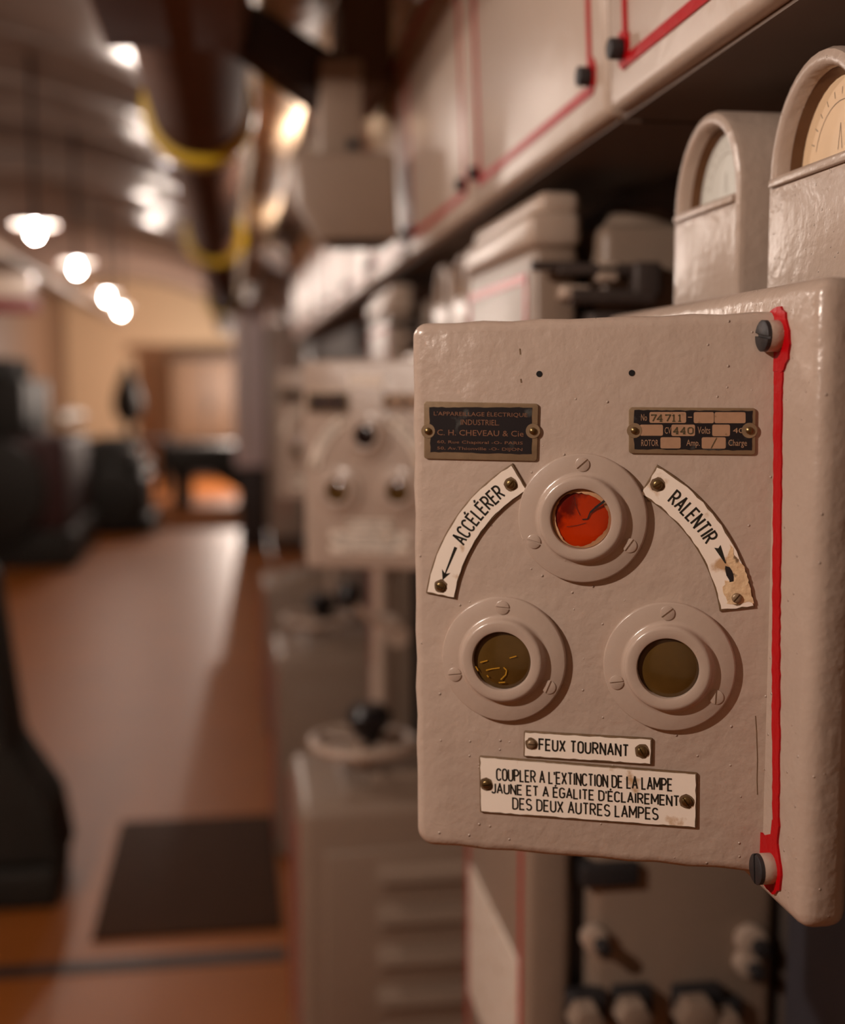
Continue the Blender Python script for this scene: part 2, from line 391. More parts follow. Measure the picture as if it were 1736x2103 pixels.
# ------------------------------------------------------------------ setting
Y0, Y1, XL, XR = -2.5, 22.0, -2.75, 1.55
bm = B(); box(bm, XL - .1, XR + .1, Y0, Y1, -.1, 0); struct('floor', bm, FLOORM)
bm = B(); g = []
NY, NA = 330, 44
for j in range(NY + 1):
    y = Y0 + (Y1 - Y0) * j / NY
    rr = VR + .062 * math.cos(2 * PI * y / 1.15)
    k = (y - 3.6) / 3.55
    if abs(k - round(k)) < .055: rr -= .04
    row = []
    for i in range(NA + 1):
        a0 = math.acos((XL - .05 - VCX) / VR); a1 = math.acos((XR - VCX) / VR)
        a = a0 + (a1 - a0) * i / NA
        row.append(bm.verts.new((VCX + rr * math.cos(a), y, VCZ + rr * math.sin(a))))
    g.append(row)
for j in range(NY):
    for i in range(NA): bm.faces.new((g[j][i], g[j][i + 1], g[j + 1][i + 1], g[j + 1][i]))
struct('ceiling', bm, VAULT, ang=60)
bm = B(); box(bm, XL - .1, XR + .1, Y1, Y1 + .1, 0, 3.5); struct('wall_end', bm, WALLM)
bm = B(); box(bm, XL - .1, XR + .1, Y0 - .1, Y0, 0, 3.5); struct('wall_back', bm, WALLM)
bm = B(); box(bm, XL - .1, XL, Y0, Y1, 0, 3.3); struct('wall_left', bm, WALLB)
bm = B(); box(bm, .70, .74, Y0, Y1, 0, 2.15); struct('wall_right', bm, WALLD)

# ------------------------------------------------------------------ the signal lamp box in front
AF = math.radians(23.8)
TU = Vector((math.cos(AF), -math.sin(AF), 0)); NO = Vector((-math.sin(AF), -math.cos(AF), 0))
FP = Vector((.12483, .891, 0)); SX = .352
def fuv(px, py):
    d = FW + RT * ((px - CX) / F) - UP * ((py - CY) / F)
    s = (FP - Vector((0, 0, 0))).dot(NO) / d.dot(NO) if False else ((FP.x - EYEP.x) * NO.x + (FP.y - EYEP.y) * NO.y) / (d.x * NO.x + d.y * NO.y)
    p = EYEP + d * s
    return ((p - FP).dot(TU), p.z)
def fm(u, v, d):
    return FP + TU * u + Vector((0, 0, v)) + NO * d
ZB, ZT = 1.152, 1.566
LB = thing('signal_lamp_box', (SX, .95, ZB), 'large beige painted signal box in the foreground with cracked red lamp and French plates', 'signal box', 'signal lamp boxes along the switchboard')
# housing: rounded cover whose back meets the mounting slab
def cover_pt(u, v, d):
    p = fm(u, v, d)
    if p.x > SX + .004 and d > -.02: p -= TU * ((p.x - SX - .004) / TU.x)
    elif p.x > SX + .004: p.x = SX + .004
    return p
bm = B()
cs = [fuv(843, 1738), fuv(1588, 1796), fuv(1592, 637), fuv(843, 664)]
cs = [(.003, 1.1635), (.2620, 1.1675), (.2580, 1.5478), (-.0005, 1.5430)]
poly = roundpoly(cs, [.013, .004, .004, .010], 6)
# subdivide long sides and wobble them slightly: an old hand-painted casting
pp = []
for a, b in zip(poly, poly[1:] + poly[:1]):
    L = math.hypot(b[0] - a[0], b[1] - a[1]); k = max(1, int(L / .02))
    for i in range(k):
        f = i / k; w = .0006 * math.sin(31 * (a[0] + a[1]) + 9 * i) if 0 < i else 0
        pp.append((a[0] + (b[0] - a[0]) * f + w * (1 if abs(b[1] - a[1]) > abs(b[0] - a[0]) else 0), a[1] + (b[1] - a[1]) * f + w * (0 if abs(b[1] - a[1]) > abs(b[0] - a[0]) else 1)))
prism(bm, pp, cover_pt, -.10, 0.0, bev=.0075)
obj('housing', bm, PAINT, LB, ang=50)
# mounting slab, parallel to the row
bm = B(); box(bm, SX, SX + .034, .730, 1.19, ZB, ZT, bev=.012, seg=4)
obj('mounting_slab', bm, LUMPY, LB, ang=60)
# red line painted along the joint
def sm(a, b, d): return Vector((SX - d, a, b))     # slab face: a along the row, b height
bm = B()
def jag(q, amp, step=.004):
    o = []
    for a, b in zip(q, q[1:] + q[:1]):
        L = math.hypot(b[0] - a[0], b[1] - a[1]); k = max(1, int(L / step))
        for i in range(k):
            f = i / k; o.append((a[0] + (b[0] - a[0]) * f + random.uniform(-amp, amp), a[1] + (b[1] - a[1]) * f + random.uniform(-amp, amp)))
    return o
def rl(px, py): p = W(px, py, X=SX); return (p.y, p.z)
line = [rl(1592, 750), rl(1592, 900), rl(1591, 1100), rl(1589, 1300), rl(1589, 1500), rl(1590, 1690), rl(1602, 1690), rl(1604, 1500), rl(1604, 1300), rl(1606, 1100), rl(1608, 900), rl(1610, 755)]
prism(bm, jag(line, .0007), sm, 0.0, .0012)
blob1 = [rl(1577, 730), rl(1577, 660), rl(1580, 645), rl(1592, 632), rl(1606, 628), rl(1616, 645), rl(1623, 680), rl(1626, 710), rl(1622, 740), rl(1608, 765), rl(1590, 765), rl(1580, 755)]
prism(bm, jag(blob1, .0010), sm, 0.0, .0016)
blob2 = [rl(1559, 1712), rl(1563, 1702), rl(1570, 1712), rl(1588, 1712), rl(1590, 1680), rl(1603, 1680), rl(1603, 1712), rl(1600, 1735), rl(1605, 1770), rl(1609, 1800), rl(1604, 1825), rl(1590, 1838), rl(1572, 1815), rl(1556, 1790)]
prism(bm, jag(blob2, .0010), sm, 0.0, .0016)
obj('red_line', bm, RED, LB, smooth=False)
tag(LB.children[-1], 'red painted joint line')
# the two slotted fixing bolts
for (bx, by, ang) in ((1602, 690, .12), (1588, 1783, 1.45)):
    a, b = rl(bx, by); r = .0103
    bm = B(); cyl(bm, sm(a, b, 0), sm(a, b, .010), r, n=24, bev=.0008)
    bo = obj('fixing_bolt', bm, PAINT, LB)
    bm = B(); slotted(bm, lambda u, v, d: sm(a + u, b + v, d), 0, 0, r * .99, .0035, ang, .0022, d0=.0095); obj('bolt_head', bm, DARKM, bo); tag(bo.children[-1], 'black slotted bolt head')
# bezels with lenses
LENS = []
def bezel(c, lensmat, kind, rots, lens_extra=None):
    u, v = c
    M = Matrix.Translation(fm(u, v, 0)) @ Matrix((( TU.x, 0, NO.x), (TU.y, 0, NO.y), (0, 1, 0))).transposed().transposed().to_4x4()
    bm = B()
    prof = [(.0445, -.001), (.0445, .0034), (.0442, .0042), (.0434, .0047), (.0328, .0047), (.0310, .0051), (.0300, .0062), (.0294, .0082), (.0289, .0096), (.0280, .0105), (.0266, .0108), (.0220, .0108), (.0210, .0104), (.0206, .0094), (.0204, .0010), (.0, .0010)]
    lathe(bm, prof, M, 72)
    bz = obj('lamp_bezel', bm, BEZEL, LB, ang=40)
    bm = B(); lathe(bm, [(.0203, .0012), (.0203, .0064), (.019, .0070), (.013, .0080), (.006, .0086), (0, .0088)], M, 48)
    ln = obj('lens', bm, lensmat, bz); ln['lens'] = kind
    for (ang, sl) in rots:
        bm = B(); slotted(bm, fm, u + .0372 * math.cos(ang), v + .0372 * math.sin(ang), .0049, .0013, sl, .0011, d0=.0043)
        obj('screw', bm, BEZEL, bz)
    return bz, ln
CT, CL, CR = (.1228, 1.4087), (.0684, 1.3072), (.1832, 1.3087)
D = math.radians
bzt, lnt = bezel(CT, REDG, 'red', ((D(90), D(42)), (D(207), D(-18)), (D(332), D(55))))
tag(lnt, 'cracked orange-red lens'); 
bzl, lnl = bezel(CL, YELG, 'yellow', ((D(91), D(-5)), (D(200), D(8)), (D(332), D(68))))
bzr, lnr = bezel(CR, YELG, 'yellow', ((D(92), D(40)), (D(200), D(10)), (D(330), D(88))))
tag(lnl, 'dull olive yellow lens with bright scratches'); tag(lnr, 'dull olive yellow lens')
# bleached rim of the red glass and its crack
bm = B(); n = 64; Mx = []
for k in range(n):
    a = 2 * PI * k / n; ri = .0182 + .0009 * math.sin(3 * a + 1) + random.uniform(-.0004, .0004)
    Mx.append((bm.verts.new(fm(CT[0] + .0202 * math.cos(a), CT[1] + .0202 * math.sin(a), .0070)), bm.verts.new(fm(CT[0] + ri * math.cos(a), CT[1] + ri * math.sin(a), .0080))))
for k in range(n): bm.faces.new((Mx[k][0], Mx[(k + 1) % n][0], Mx[(k + 1) % n][1], Mx[k][1]))
o = obj('lens_rim', bm, REDRIM, bzt); tag(o, 'bleached cream rim of the red lens')
cm = lambda px, py: fuv(px, py)
bm = B()
c1 = [cm(1246, 1026), cm(1226, 1041), cm(1216, 1050), cm(1211, 1063), cm(1200, 1064)]
for a, b, w in zip(c1, c1[1:], (.0017, .0013, .0008, .0007)): ribbon(bm, [a, b], w, fm, .0092)
ribbon(bm, [cm(1184, 1018), cm(1188, 1040), cm(1196, 1056)], .0003, fm, .0091); ribbon(bm, [cm(1168, 1079), cm(1190, 1076), cm(1208, 1071)], .0003, fm, .0091)
obj('crack', bm, CRACK, bzt, smooth=False)
bm = B()
for q in ([(992, 1355), (1007, 1351)], [(1004, 1371), (1016, 1368), (1032, 1366)], [(1040, 1365), (1046, 1371), (1044, 1380), (1034, 1390)], [(1030, 1396), (1043, 1395)], [(983, 1363), (988, 1372)], [(1052, 1346), (1066, 1342)], [(1006, 1381), (1009, 1385)]):
    ribbon(bm, [cm(*p) for p in q], .0008, fm, .0091)
o = obj('scratch', bm, FILAM, bzl, smooth=False); tag(o, 'bright yellow scratches in the lens')
# empty screw holes
for q in ((1108, 768), (1298, 766)):
    u, v = fuv(*q); bm = B(); prism(bm, [(u + .0021 * math.cos(k * PI / 10), v + .0021 * math.sin(k * PI / 10)) for k in range(20)], fm, -.002, .0003)
    o = obj('screw_hole', bm, HOLE, LB); tag(o, 'small empty black screw hole')
# hairline cracks in the paint
bm = B()
ribbon(bm, [fuv(*p) for p in ((1552, 1470), (1554, 1500), (1556, 1560), (1555, 1600), (1556, 1632))], .0005, fm, .0002)
ribbon(bm, [fuv(*p) for p in ((1068, 716), (1069, 728))], .0009, fm, .0002); ribbon(bm, [fuv(*p) for p in ((1070, 778), (1071, 786))], .0010, fm, .0002)
o = obj('paint_crack', bm, RUST, LB, smooth=False); tag(o, 'hairline cracks in the paint')
# enamel plates -----------------------------------------------------------
def enamel(name, outline, jagamp=.0003, th=.0022, ins=.0011, label=None):
    bm = B(); prism(bm, outline, fm, 0, th - .0004, bev=.0006)
    pl = obj(name, bm, RUST, LB, ang=40)
    bm = B(); q = inset(outline, ins); q = jag(q, jagamp, .0035)
    prism(bm, q, fm, .0005, th)
    e = obj('enamel', bm, ENAM, pl, smooth=False); tag(e, 'chipped white enamel')
    if label: tag(pl, label)
    return pl, th + .00012
def brass_screw(pl, px, py, r=.0034, ang=.5, th=.0022, m=None):
    u, v = fuv(px, py); bm = B(); slotted(bm, fm, u, v, r, .0026, ang, .0009, dome=True, d0=th - .0003)
    s = obj('screw', bm, m or BRASS, pl)
    bm = B(); prism(bm, jag([(u + r * 1.45 * math.cos(k * PI / 8), v + r * 1.45 * math.sin(k * PI / 8)) for k in range(16)], .0004), fm, th - .0003, th + .0001)
    w = obj('rust_ring', bm, RUST, pl, smooth=False)
def sector(c, ro, ri, a0, a1, n=24):
    return [(c[0] + ro * math.cos(a0 + (a1 - a0) * k / n), c[1] + ro * math.sin(a0 + (a1 - a0) * k / n)) for k in range(n + 1)] + \
           [(c[0] + ri * math.cos(a1 + (a0 - a1) * k / n), c[1] + ri * math.sin(a1 + (a0 - a1) * k / n)) for k in range(n + 1)]
def arc_map(c, r, a0, sgn=-1):
    return lambda s, y, d: fm(c[0] + (r + y) * math.cos(a0 + sgn * s / r), c[1] + (r + y) * math.sin(a0 + sgn * s / r), d)
ang = lambda c, p: math.atan2(fuv(*p)[1] - c[1], fuv(*p)[0] - c[0])
# ACCELERER
c = (.1428, 1.332); ro, ri = .1330, .1112
aT, aB = math.atan2(1.4420 - c[1], .0757 - c[0]), math.atan2(1.3515 - c[1], .0125 - c[0]) % (2 * PI)
pl, d = enamel('curved_plate', sector(c, ro, ri, aB, aT), label='curved white plate lettered ACCÉLÉRER with arrow')
r0 = (ro + ri) / 2 - .0048
a_s, a_e = ang(c, (944, 1112)) % (2 * PI), ang(c, (1034, 1012))
bm = B(); letters(bm, 'ACCÉLÉRER', (a_s - a_e) * r0, .0098, .00135, arc_map(c, r0, a_s), d, gap=.22)
obj('lettering', bm, INK, pl, smooth=False)
bm = B(); q0, q1 = fuv(938, 1123), fuv(911, 1190)
q0, q1 = Vector(q0), Vector(q1); dd = (q1 - q0).normalized(); nn = Vector((-dd.y, dd.x))
f2 = lambda v: fm(v.x, v.y, d)
tri = lambda *p: bm.faces.new([bm.verts.new(f2(x)) for x in p])
tri(q0 + nn * .0011, q0 - nn * .0011, q1 - nn * .0003, q1 + nn * .0003)
h = q1 - dd * .0060
tri(q1, h + nn * .0034 - dd * .001, h + dd * .0012); tri(q1, h + dd * .0012, h - nn * .0034 - dd * .001)
obj('arrow', bm, INK, pl, smooth=False)
brass_screw(pl, 1051, 994, ang=.9); brass_screw(pl, 907, 1203, ang=-.4)
# RALENTIR
c = (.1090, 1.331); ro, ri = .1318, .1085
aT, aB = math.atan2(1.4440 - c[1], .1715 - c[0]), math.atan2(1.3520 - c[1], .2397 - c[0])
pl, d = enamel('curved_plate', sector(c, ro, ri, aT, aB), .0005, label='curved white plate lettered RALENTIR with chipped lower end')
r0 = (ro + ri) / 2 - .0046
a_s, a_e = ang(c, (1372, 1030)), ang(c, (1463, 1108))
bm = B(); letters(bm, 'RALENTIR', (a_s - a_e) * r0, .0095, .00135, arc_map(c, r0, a_s), d, gap=.22)
obj('lettering', bm, INK, pl, smooth=False)
bm = B(); q0, q1 = Vector(fuv(1474, 1121)), Vector(fuv(1491, 1156)); dd = (q1 - q0).normalized(); nn = Vector((-dd.y, dd.x))
tri(q0 + nn * .0023, q0 + dd * .0015, q1 - nn * .0004, q1 + nn * .0004); tri(q0 + dd * .0015, q0 - nn * .0023, q1 - nn * .0004)
obj('arrow', bm, INK, pl, smooth=False)
bm = B(); prism(bm, jag([fuv(*p) for p in ((1491, 1160), (1500, 1164), (1505, 1178), (1507, 1192), (1500, 1194), (1494, 1182))], .0008, .002), fm, .001, .0024)
o = obj('chip', bm, CRACK, pl, smooth=False); tag(o, 'dark chip in the enamel')
CHIPP = mat('chipped_cream_ground', (222, 192, 152), .5, var=.2, vscale=120, bumps=((160, .7, .002),), dark=(120, 96, 70), dscale=120, damt=.1)
bm = B(); prism(bm, jag([fuv(*p) for p in ((1500, 1120), (1509, 1135), (1528, 1165), (1541, 1200), (1546, 1236), (1494, 1240), (1486, 1205), (1492, 1190), (1508, 1192), (1506, 1172), (1494, 1155))], .0010, .002), fm, .001, .00235)
o = obj('worn_patch', bm, CHIPP, pl, smooth=False); tag(o, 'bare flaking cream patch')
brass_screw(pl, 1352, 995, ang=.5); brass_screw(pl, 1514, 1227, ang=.9, m=PLATEB)
# FEUX TOURNANT
pl, d = enamel('label_plate', roundpoly([fuv(*p) for p in ((1076, 1553), (1340, 1570), (1341, 1515), (1077, 1500))], .001, 2), label='small white plate lettered FEUX TOURNANT')
def line_of(bm, s, p0, p1, top, th, d, gap=.2):
    a, b = Vector(fuv(*p0)), Vector(fuv(*p1)); hgt = abs(fuv(*top)[1] - a.y); e = (b - a).normalized(); nn = Vector((-e.y, e.x))
    letters(bm, s, (b - a).length, hgt, th, lambda u, v, dd: fm(a.x + e.x * u + nn.x * v, a.y + e.y * u + nn.y * v, dd), d, gap)
bm = B(); line_of(bm, 'FEUX TOURNANT', (1109, 1538), (1291, 1551), (1109, 1516), .00125, d, .22); obj('lettering', bm, INK, pl, smooth=False)
brass_screw(pl, 1093, 1526, .0031, 0.0, m=PLATEB); brass_screw(pl, 1320, 1541, .0036, -1.0)
# COUPLER ...
pl, d = enamel('label_plate', roundpoly([fuv(*p) for p in ((987, 1667), (1432, 1700), (1433, 1586), (985, 1551))], .001, 2), label='large white plate with three lines of French lettering')
bm = B()
line_of(bm, "COUPLER A L'EXTINCTION DE LA LAMPE", (1022, 1600), (1381, 1622), (1022, 1577), .00115, d, .19)
line_of(bm, "JAUNE ET A ÉGALITE D'ÉCLAIREMENT", (1012, 1626), (1395, 1653), (1012, 1607), .00115, d, .19)
line_of(bm, "DES DEUX AUTRES LAMPES", (1055, 1659), (1352, 1681), (1055, 1637), .00115, d, .2)
obj('lettering', bm, INK, pl, smooth=False)
brass_screw(pl, 1001, 1609, .0034, .2); brass_screw(pl, 1411, 1644, .0036, -.9)
# rating plates ------------------------------------------------------------
def brass_plate(corners, field, scr, label):
    bm = B(); prism(bm, roundpoly([fuv(*p) for p in corners], .0022, 4), fm, 0, .0016, bev=.0004)
    pl = obj('rating_plate', bm, PLATEB, LB, ang=40); tag(pl, label)
    bm = B(); prism(bm, jag([fuv(*p) for p in field], .0003, .003), fm, .001, .00175); obj('black_field', bm, PLATEK, pl, smooth=False)
    for q in scr:
        u, v = fuv(*q); bm = B(); lathe(bm, [(0, .0016), (.0052, .0016), (.0050, .0020), (0, .0020)], Matrix.Translation(fm(u, v, 0)) @ Matrix(((TU.x, 0, NO.x), (TU.y, 0, NO.y), (0, 1, 0))).to_4x4(), 20)
        obj('rivet_seat', bm, PLATEB, pl)
        bm = B(); lathe(bm, [(.0025, .0016), (.0024, .0030), (.0014, .0038), (0, .0041)], Matrix.Translation(fm(u, v, 0)) @ Matrix(((TU.x, 0, NO.x), (TU.y, 0, NO.y), (0, 1, 0))).to_4x4(), 16)
        obj('rivet', bm, BRASS, pl)
    return pl
def box_text(bm, s, x0, x1, y0, y1, ox, oy, sc, d, slope=0.018):
    """a line of small type whose corners were read off the plate"""
    a = fuv(ox + x0 / sc, oy + y1 / sc); b = fuv(ox + x1 / sc, oy + (y1 + (x1 - x0) * slope) / sc); t = fuv(ox + x0 / sc, oy + y0 / sc)
    typed(bm, s, 0, b[0] - a[0], 0, t[1] - a[1], lambda u, v, dd: fm(a[0] + u, a[1] + v + (b[1] - a[1]) * u / (b[0] - a[0]), dd), d)
pl = brass_plate(((872, 942), (1104, 947), (1107, 829), (872, 824)), ((886, 928), (1093, 933), (1094, 837), (883, 836)), ((881, 885), (1096, 885)), 'black and brass maker plate at upper left')
bm = B(); K = (840, 820, 5.787, .00195)
box_text(bm, "L'APPAREILLAGE ÉLECTRIQUE", 305, 1415, 132, 200, *K); box_text(bm, "INDUSTRIEL.", 625, 1080, 238, 303, *K)
box_text(bm, "C. H. CHEVEAU & Cie", 345, 1370, 358, 425, *K)
box_text(bm, "60, Rue Chapitral -O- PARIS", 345, 1360, 485, 530, *K); box_text(bm, "50, Av.Thionville -O- DIJON", 345, 1355, 560, 605, *K)
obj('lettering', bm, PLATET, pl, smooth=False)
pl = brass_plate(((1292, 931), (1552, 934), (1553, 838), (1292, 836)), ((1303, 922), (1545, 925), (1546, 844), (1303, 842)), ((1304, 884), (1540, 884)), 'brass data plate stamped 74711 and 440 at upper right')
K = (1270, 820, 5.787)
wb = B()
for x0, x1, y0, y1 in ((375, 810, 150, 280), (900, 1140, 152, 283), (1147, 1515, 152, 283), (260, 535, 300, 432), (635, 915, 300, 435), (1120, 1330, 300, 437), (505, 745, 450, 583), (995, 1280, 450, 585)):
    q = [fuv(K[0] + a / K[2], K[1] + b / K[2]) for a, b in ((x0, y1), (x1, y1), (x1, y0), (x0, y0))]
    prism(wb, roundpoly(q, .0011, 3), fm, .0012, .00185)
obj('value_window', wb, PLATEV, pl, smooth=False)
bm = B()
for s, x0, x1, y0, y1 in (('No', 275, 345, 175, 255), ('-', 832, 880, 207, 217), ('CV', 555, 630, 330, 408), ('Volts', 945, 1095, 325, 408), ('ROTOR', 278, 480, 478, 555), ('Amp.', 812, 970, 478, 575), ('Charge', 1310, 1530, 478, 575), ('40', 1365, 1490, 340, 400)):
    box_text(bm, s, x0, x1, y0, y1, *K, .00195, .005)
obj('lettering', bm, PLATEV, pl, smooth=False)
bm = B()
def stamp(s, x0, x1, y0, y1):
    pk = lambda x, y: (K[0] + x / K[2], K[1] + y / K[2])
    line_of(bm, s, pk(x0, y1), pk(x1, y1), pk(x0, y0), .00075, .0021)
for s, x0, x1 in (('7', 400, 452), ('4', 467, 528), ('7', 568, 622), ('1', 645, 680), ('1', 715, 750)): stamp(s, x0, x1, 185, 260)
for s, x0, x1 in (('4', 662, 718), ('4', 745, 803), ('0', 832, 888)): stamp(s, x0, x1, 335, 408)
a, b = fuv(K[0] + 1105 / K[2], K[1] + 580 / K[2]), fuv(K[0] + 1172 / K[2], K[1] + 455 / K[2]); ribbon(bm, [a, b], .0005, fm, .0021)
obj('stamped_digits', bm, STAMP, pl, smooth=False)

# ------------------------------------------------------------------ the row behind, repeated along the corridor
P = 1.43
# pedestal housing that carries slab and gauges
def pedestal(k):
    y = P * k; bm = B(); box(bm, .56, .69, .76 + y, 1.20 + y, .0, 1.25, bev=.012); box(bm, .395, .69, .74 + y, 1.20 + y, 1.22, ZT - .004, bev=.012)
    return single('switchboard_pedestal', bm, NAVY if k == 0 else DGREY, ['dark blue-grey pedestal behind the foreground signal box', 'grey pedestal behind the second signal box'][k], 'pedestal', 'pedestals behind the signal boxes', loc=(.62, .98 + y, 0))
for k in range(2): pedestal(k)
# arch-topped gauges
def gauge(y0, y1, label, card):
    x0, x1, zb, zt = .41, .60, ZT - .004, 1.735
    zt += (y1 - y0 - .158) / 2
    yc, hw = (y0 + y1) / 2, (y1 - y0) / 2
    t = thing('arched_gauge', (x0 + .1, yc, zb), label, 'gauge', 'arch-topped gauges on the switchboard')
    arch = lambda r, zb_, n=20: [(yc + r, zb_)] + [(yc + r * math.cos(PI * i / n), zt - hw + r * math.sin(PI * i / n)) for i in range(n + 1)] + [(yc - r, zb_)]
    mp = lambda a, b, d: Vector((x0 - d, a, b))
    bm = B(); out = arch(hw, zb)
    zw = zt - .080; rin = hw * .88
    win = arch(rin, zw)
    # front face with arched opening, returns and dial recess
    n = len(out)
    O0 = [bm.verts.new(mp(a, b, -.19)) for a, b in out]; O1 = [bm.verts.new(mp(a, b, -.006)) for a, b in out]
    q = inset(out, .002); O2 = [bm.verts.new(mp(a, b, -.0015)) for a, b in q]; q = inset(out, .006); O3 = [bm.verts.new(mp(a, b, 0)) for a, b in q]
    for A, Bq in ((O0, O1), (O1, O2), (O2, O3)):
        for i in range(n): bm.faces.new((A[i], A[(i + 1) % n], Bq[(i + 1) % n], Bq[i]))
    bm.faces.new(list(reversed(O0)))
    I0 = [bm.verts.new(mp(a, b, 0)) for a, b in win]; I1 = [bm.verts.new(mp(a, b, -.003)) for a, b in inset(win, .003)]; I2 = [bm.verts.new(mp(a, b, -.022)) for a, b in inset(win, .004)]
    m = len(win)
    for A, Bq in ((I0, I1), (I1, I2)):
        for i in range(m): bm.faces.new((A[i], A[(i + 1) % m], Bq[(i + 1) % m], Bq[i]))
    for i in range(n - 1): bm.faces.new((O3[i], O3[i + 1], I0[i + 1], I0[i]))
    bm.faces.new((O3[n - 1], O3[0], I0[0], I0[n - 1]))
    case = obj('case', bm, PAINT, t, ang=45)
    bm = B(); w2 = inset(win, .004); prism(bm, w2, mp, -.030, -.020); dl = obj('dial', bm, card, t, ang=45)
    bm = B(); w3 = inset(win, .0075); N = len(w2)
    A = [bm.verts.new(mp(a, b, -.012)) for a, b in inset(win, .0038)]; A2 = [bm.verts.new(mp(a, b, -.0195)) for a, b in w3]
    for i in range(N): bm.faces.new((A[i], A[(i + 1) % N], A2[(i + 1) % N], A2[i]))
    o = obj('dial_rim', bm, COPPER, t); tag(o, 'coppery inner rim')
    bm = B(); czz = zw + .006
    ribbon(bm, [(yc + .040 * math.cos(D(a)), czz + .040 * math.sin(D(a))) for a in range(15, 166, 10)], .0006, mp, -.0198)
    for a in range(20, 161, 14): ribbon(bm, [(yc + r * math.cos(D(a)), czz + r * math.sin(D(a))) for r in (.044, .049)], .0007, mp, -.0198)
    ribbon(bm, [(yc + .004, zw + .012), (yc + .001, zw + .030), (yc - .002, zw + .012)], .0006, mp, -.0198)
    obj('scale_marks', bm, DIALI, dl, smooth=False)
    bm = B(); box(bm, x0 - .0035, x0 + .001, yc - rin, yc + rin, zw - .006, zw, bev=.0012); obj('window_sill', bm, PAINT, t)
    return t
ga = gauge(1.000, 1.158, 'narrow-looking arched gauge with pale bluish dial beside the larger one', DIALC)
gb = gauge(.788, .946, 'large arched gauge with cream dial cut by the right edge of the photo', DIALW)
dup(ga, P, 'blurred left arched gauge of the far pair above the signal box')
dup(gb, P, 'blurred right arched gauge of the far pair above the signal box')

# oil switch cabinet: thin door in front of a grey tank
def switch_cabinet(y):
    t = thing('switch_cabinet', (.5, y + .2, 0), 'tall beige switch cabinet with red-edged door behind the foreground box', 'cabinet', 'tall switch cabinets')
    ya, yb, zt = y + .01, y + .425, 1.668
    bm = B(); box(bm, .36, .418, ya, yb, .0, zt, bev=.012); obj('door', bm, GREYP, t)  # door greyer than its cap: weaker light lower down put into the paint
    bm = B()
    box(bm, .352, .42, ya - .006, yb + .0, zt - .004, zt + .04, bev=.012); box(bm, .366, .42, ya + .0, yb, zt + .034, zt + .064, bev=.012); obj('door_cap', bm, CREAM, t)  # cap kept paler, its nearness to the lamp put into the paint
    bm = B()
    for (a, b, c, d_) in ((ya + .03, ya + .042, .12, 1.635), (yb - .012, yb - .0, .12, 1.635), (ya + .03, yb, 1.625, 1.637)):
        box(bm, .3585, .362, a, b, c, d_)
    o = obj('red_trim', bm, RED, t, smooth=False); tag(o, 'red painted door edge lines')
    bm = B(); p0 = W(1010, 1930, X=.358); box(bm, .357, .361, ya + .045, yb - .03, p0.z - .16, p0.z + .045); e = obj('enamel_plate', bm, ENAM, t, smooth=False); tag(e, 'white enamel plate')
    bm = B(); box(bm, .44, .69, y + .0, y + .425, 0, 1.695, bev=.018); cyl(bm, (.56, y + .2, 1.68), (.56, y + .2, 1.735), .07, .05, 24, .01); tk = obj('tank', bm, GREYP, t)
    bm = B(); box(bm, .405, .455, y + .03, y + .40, .05, 1.64); obj('gap_shade_fill', bm, DARKM, t); tag(t.children[-1], 'dark gap between door and tank')  # dark block in place of the shade inside the gap
    # clamp across door and tank
    bm = B(); yc = y - .014
    z = W(1190, 560, Y=y).z
    box(bm, .384, .50, yc - .006, y + .02, z - .004, z + .010, bev=.004); cyl(bm, (.352, yc, z + .006), (.41, yc, z + .006), .006, n=12)
    box(bm, .475, .51, yc - .014, y + .02, z - .03, z + .012, bev=.006); cyl(bm, (.40, yc - .004, z - .03), (.50, yc - .004, z - .03), .010, n=14)
    box(bm, .425, .52, y - .008, y + .03, z - .075, z - .045, bev=.008)
    o = obj('clamp', bm, CLAMPM, t); tag(o, 'dark clamp joining door and tank')
    bm = B(); zl = z - .02; box(bm, .390, .425, yc - .004, y + .02, zl - .012, zl + .004, bev=.003); box(bm, .432, .458, yc - .006, y + .02, z - .012, z + .012, bev=.003); obj('clamp_lug', bm, CREAM, t)
    bm = B(); z = W(1150, 1790, Y=y).z; box(bm, .425, .50, y - .012, y + .02, z - .02, z + .01, bev=.004); o = obj('clamp', bm, DARKM, t)
    for (px, py, r, L) in ((1232, 1935, .010, .035), (1555, 1940, .012, .03), (1545, 1985, .010, .035)):
        p = W(px, py, Y=y - .01); bm = B(); cyl(bm, (p.x, y + .01, p.z), (p.x, y - L, p.z), r, n=6, bev=.002); bo = obj('bolt', bm, DARKM, t)
        bm = B(); cyl(bm, (p.x - r * .6, y + .005, p.z + r * .4), (p.x - r * .6, y - .016, p.z + r * .4), r * 1.7, n=20, bev=.003); obj('lit_disc', bm, CREAM, bo)  # pale disc and dark hex colour in the bolt's lit and shadowed sides
    for (px, py, r) in ((1290, 2070, .022), (1420, 2075, .028), (1480, 2090, .02), (1195, 2080, .022)):
        p = W(px, py, Y=y - .03); bm = B(); cyl(bm, (p.x, y + .01, p.z), (p.x, y - .05, p.z), r * .6, n=16); cyl(bm, (p.x, y - .03, p.z), (p.x, y - .065, p.z), r, n=6, bev=.003)
        kn = obj('terminal_knob', bm, GREYP, t)
        bm = B(); box(bm, p.x - r * .6, p.x + r * 1.7, y - .02, y + .01, p.z - r * 1.3, p.z + r * .8, bev=.004); o = obj('knob_shadow_block', bm, DARKM, kn); tag(o, 'dark block for the shadow of the knob')  # dark block at lower right in place of the knob's shadow
    return t
sa = switch_cabinet(1.50)
dup(sa, P, 'blurred switch cabinet glimpsed above the second signal box', skip=('terminal_knob', 'bolt'))

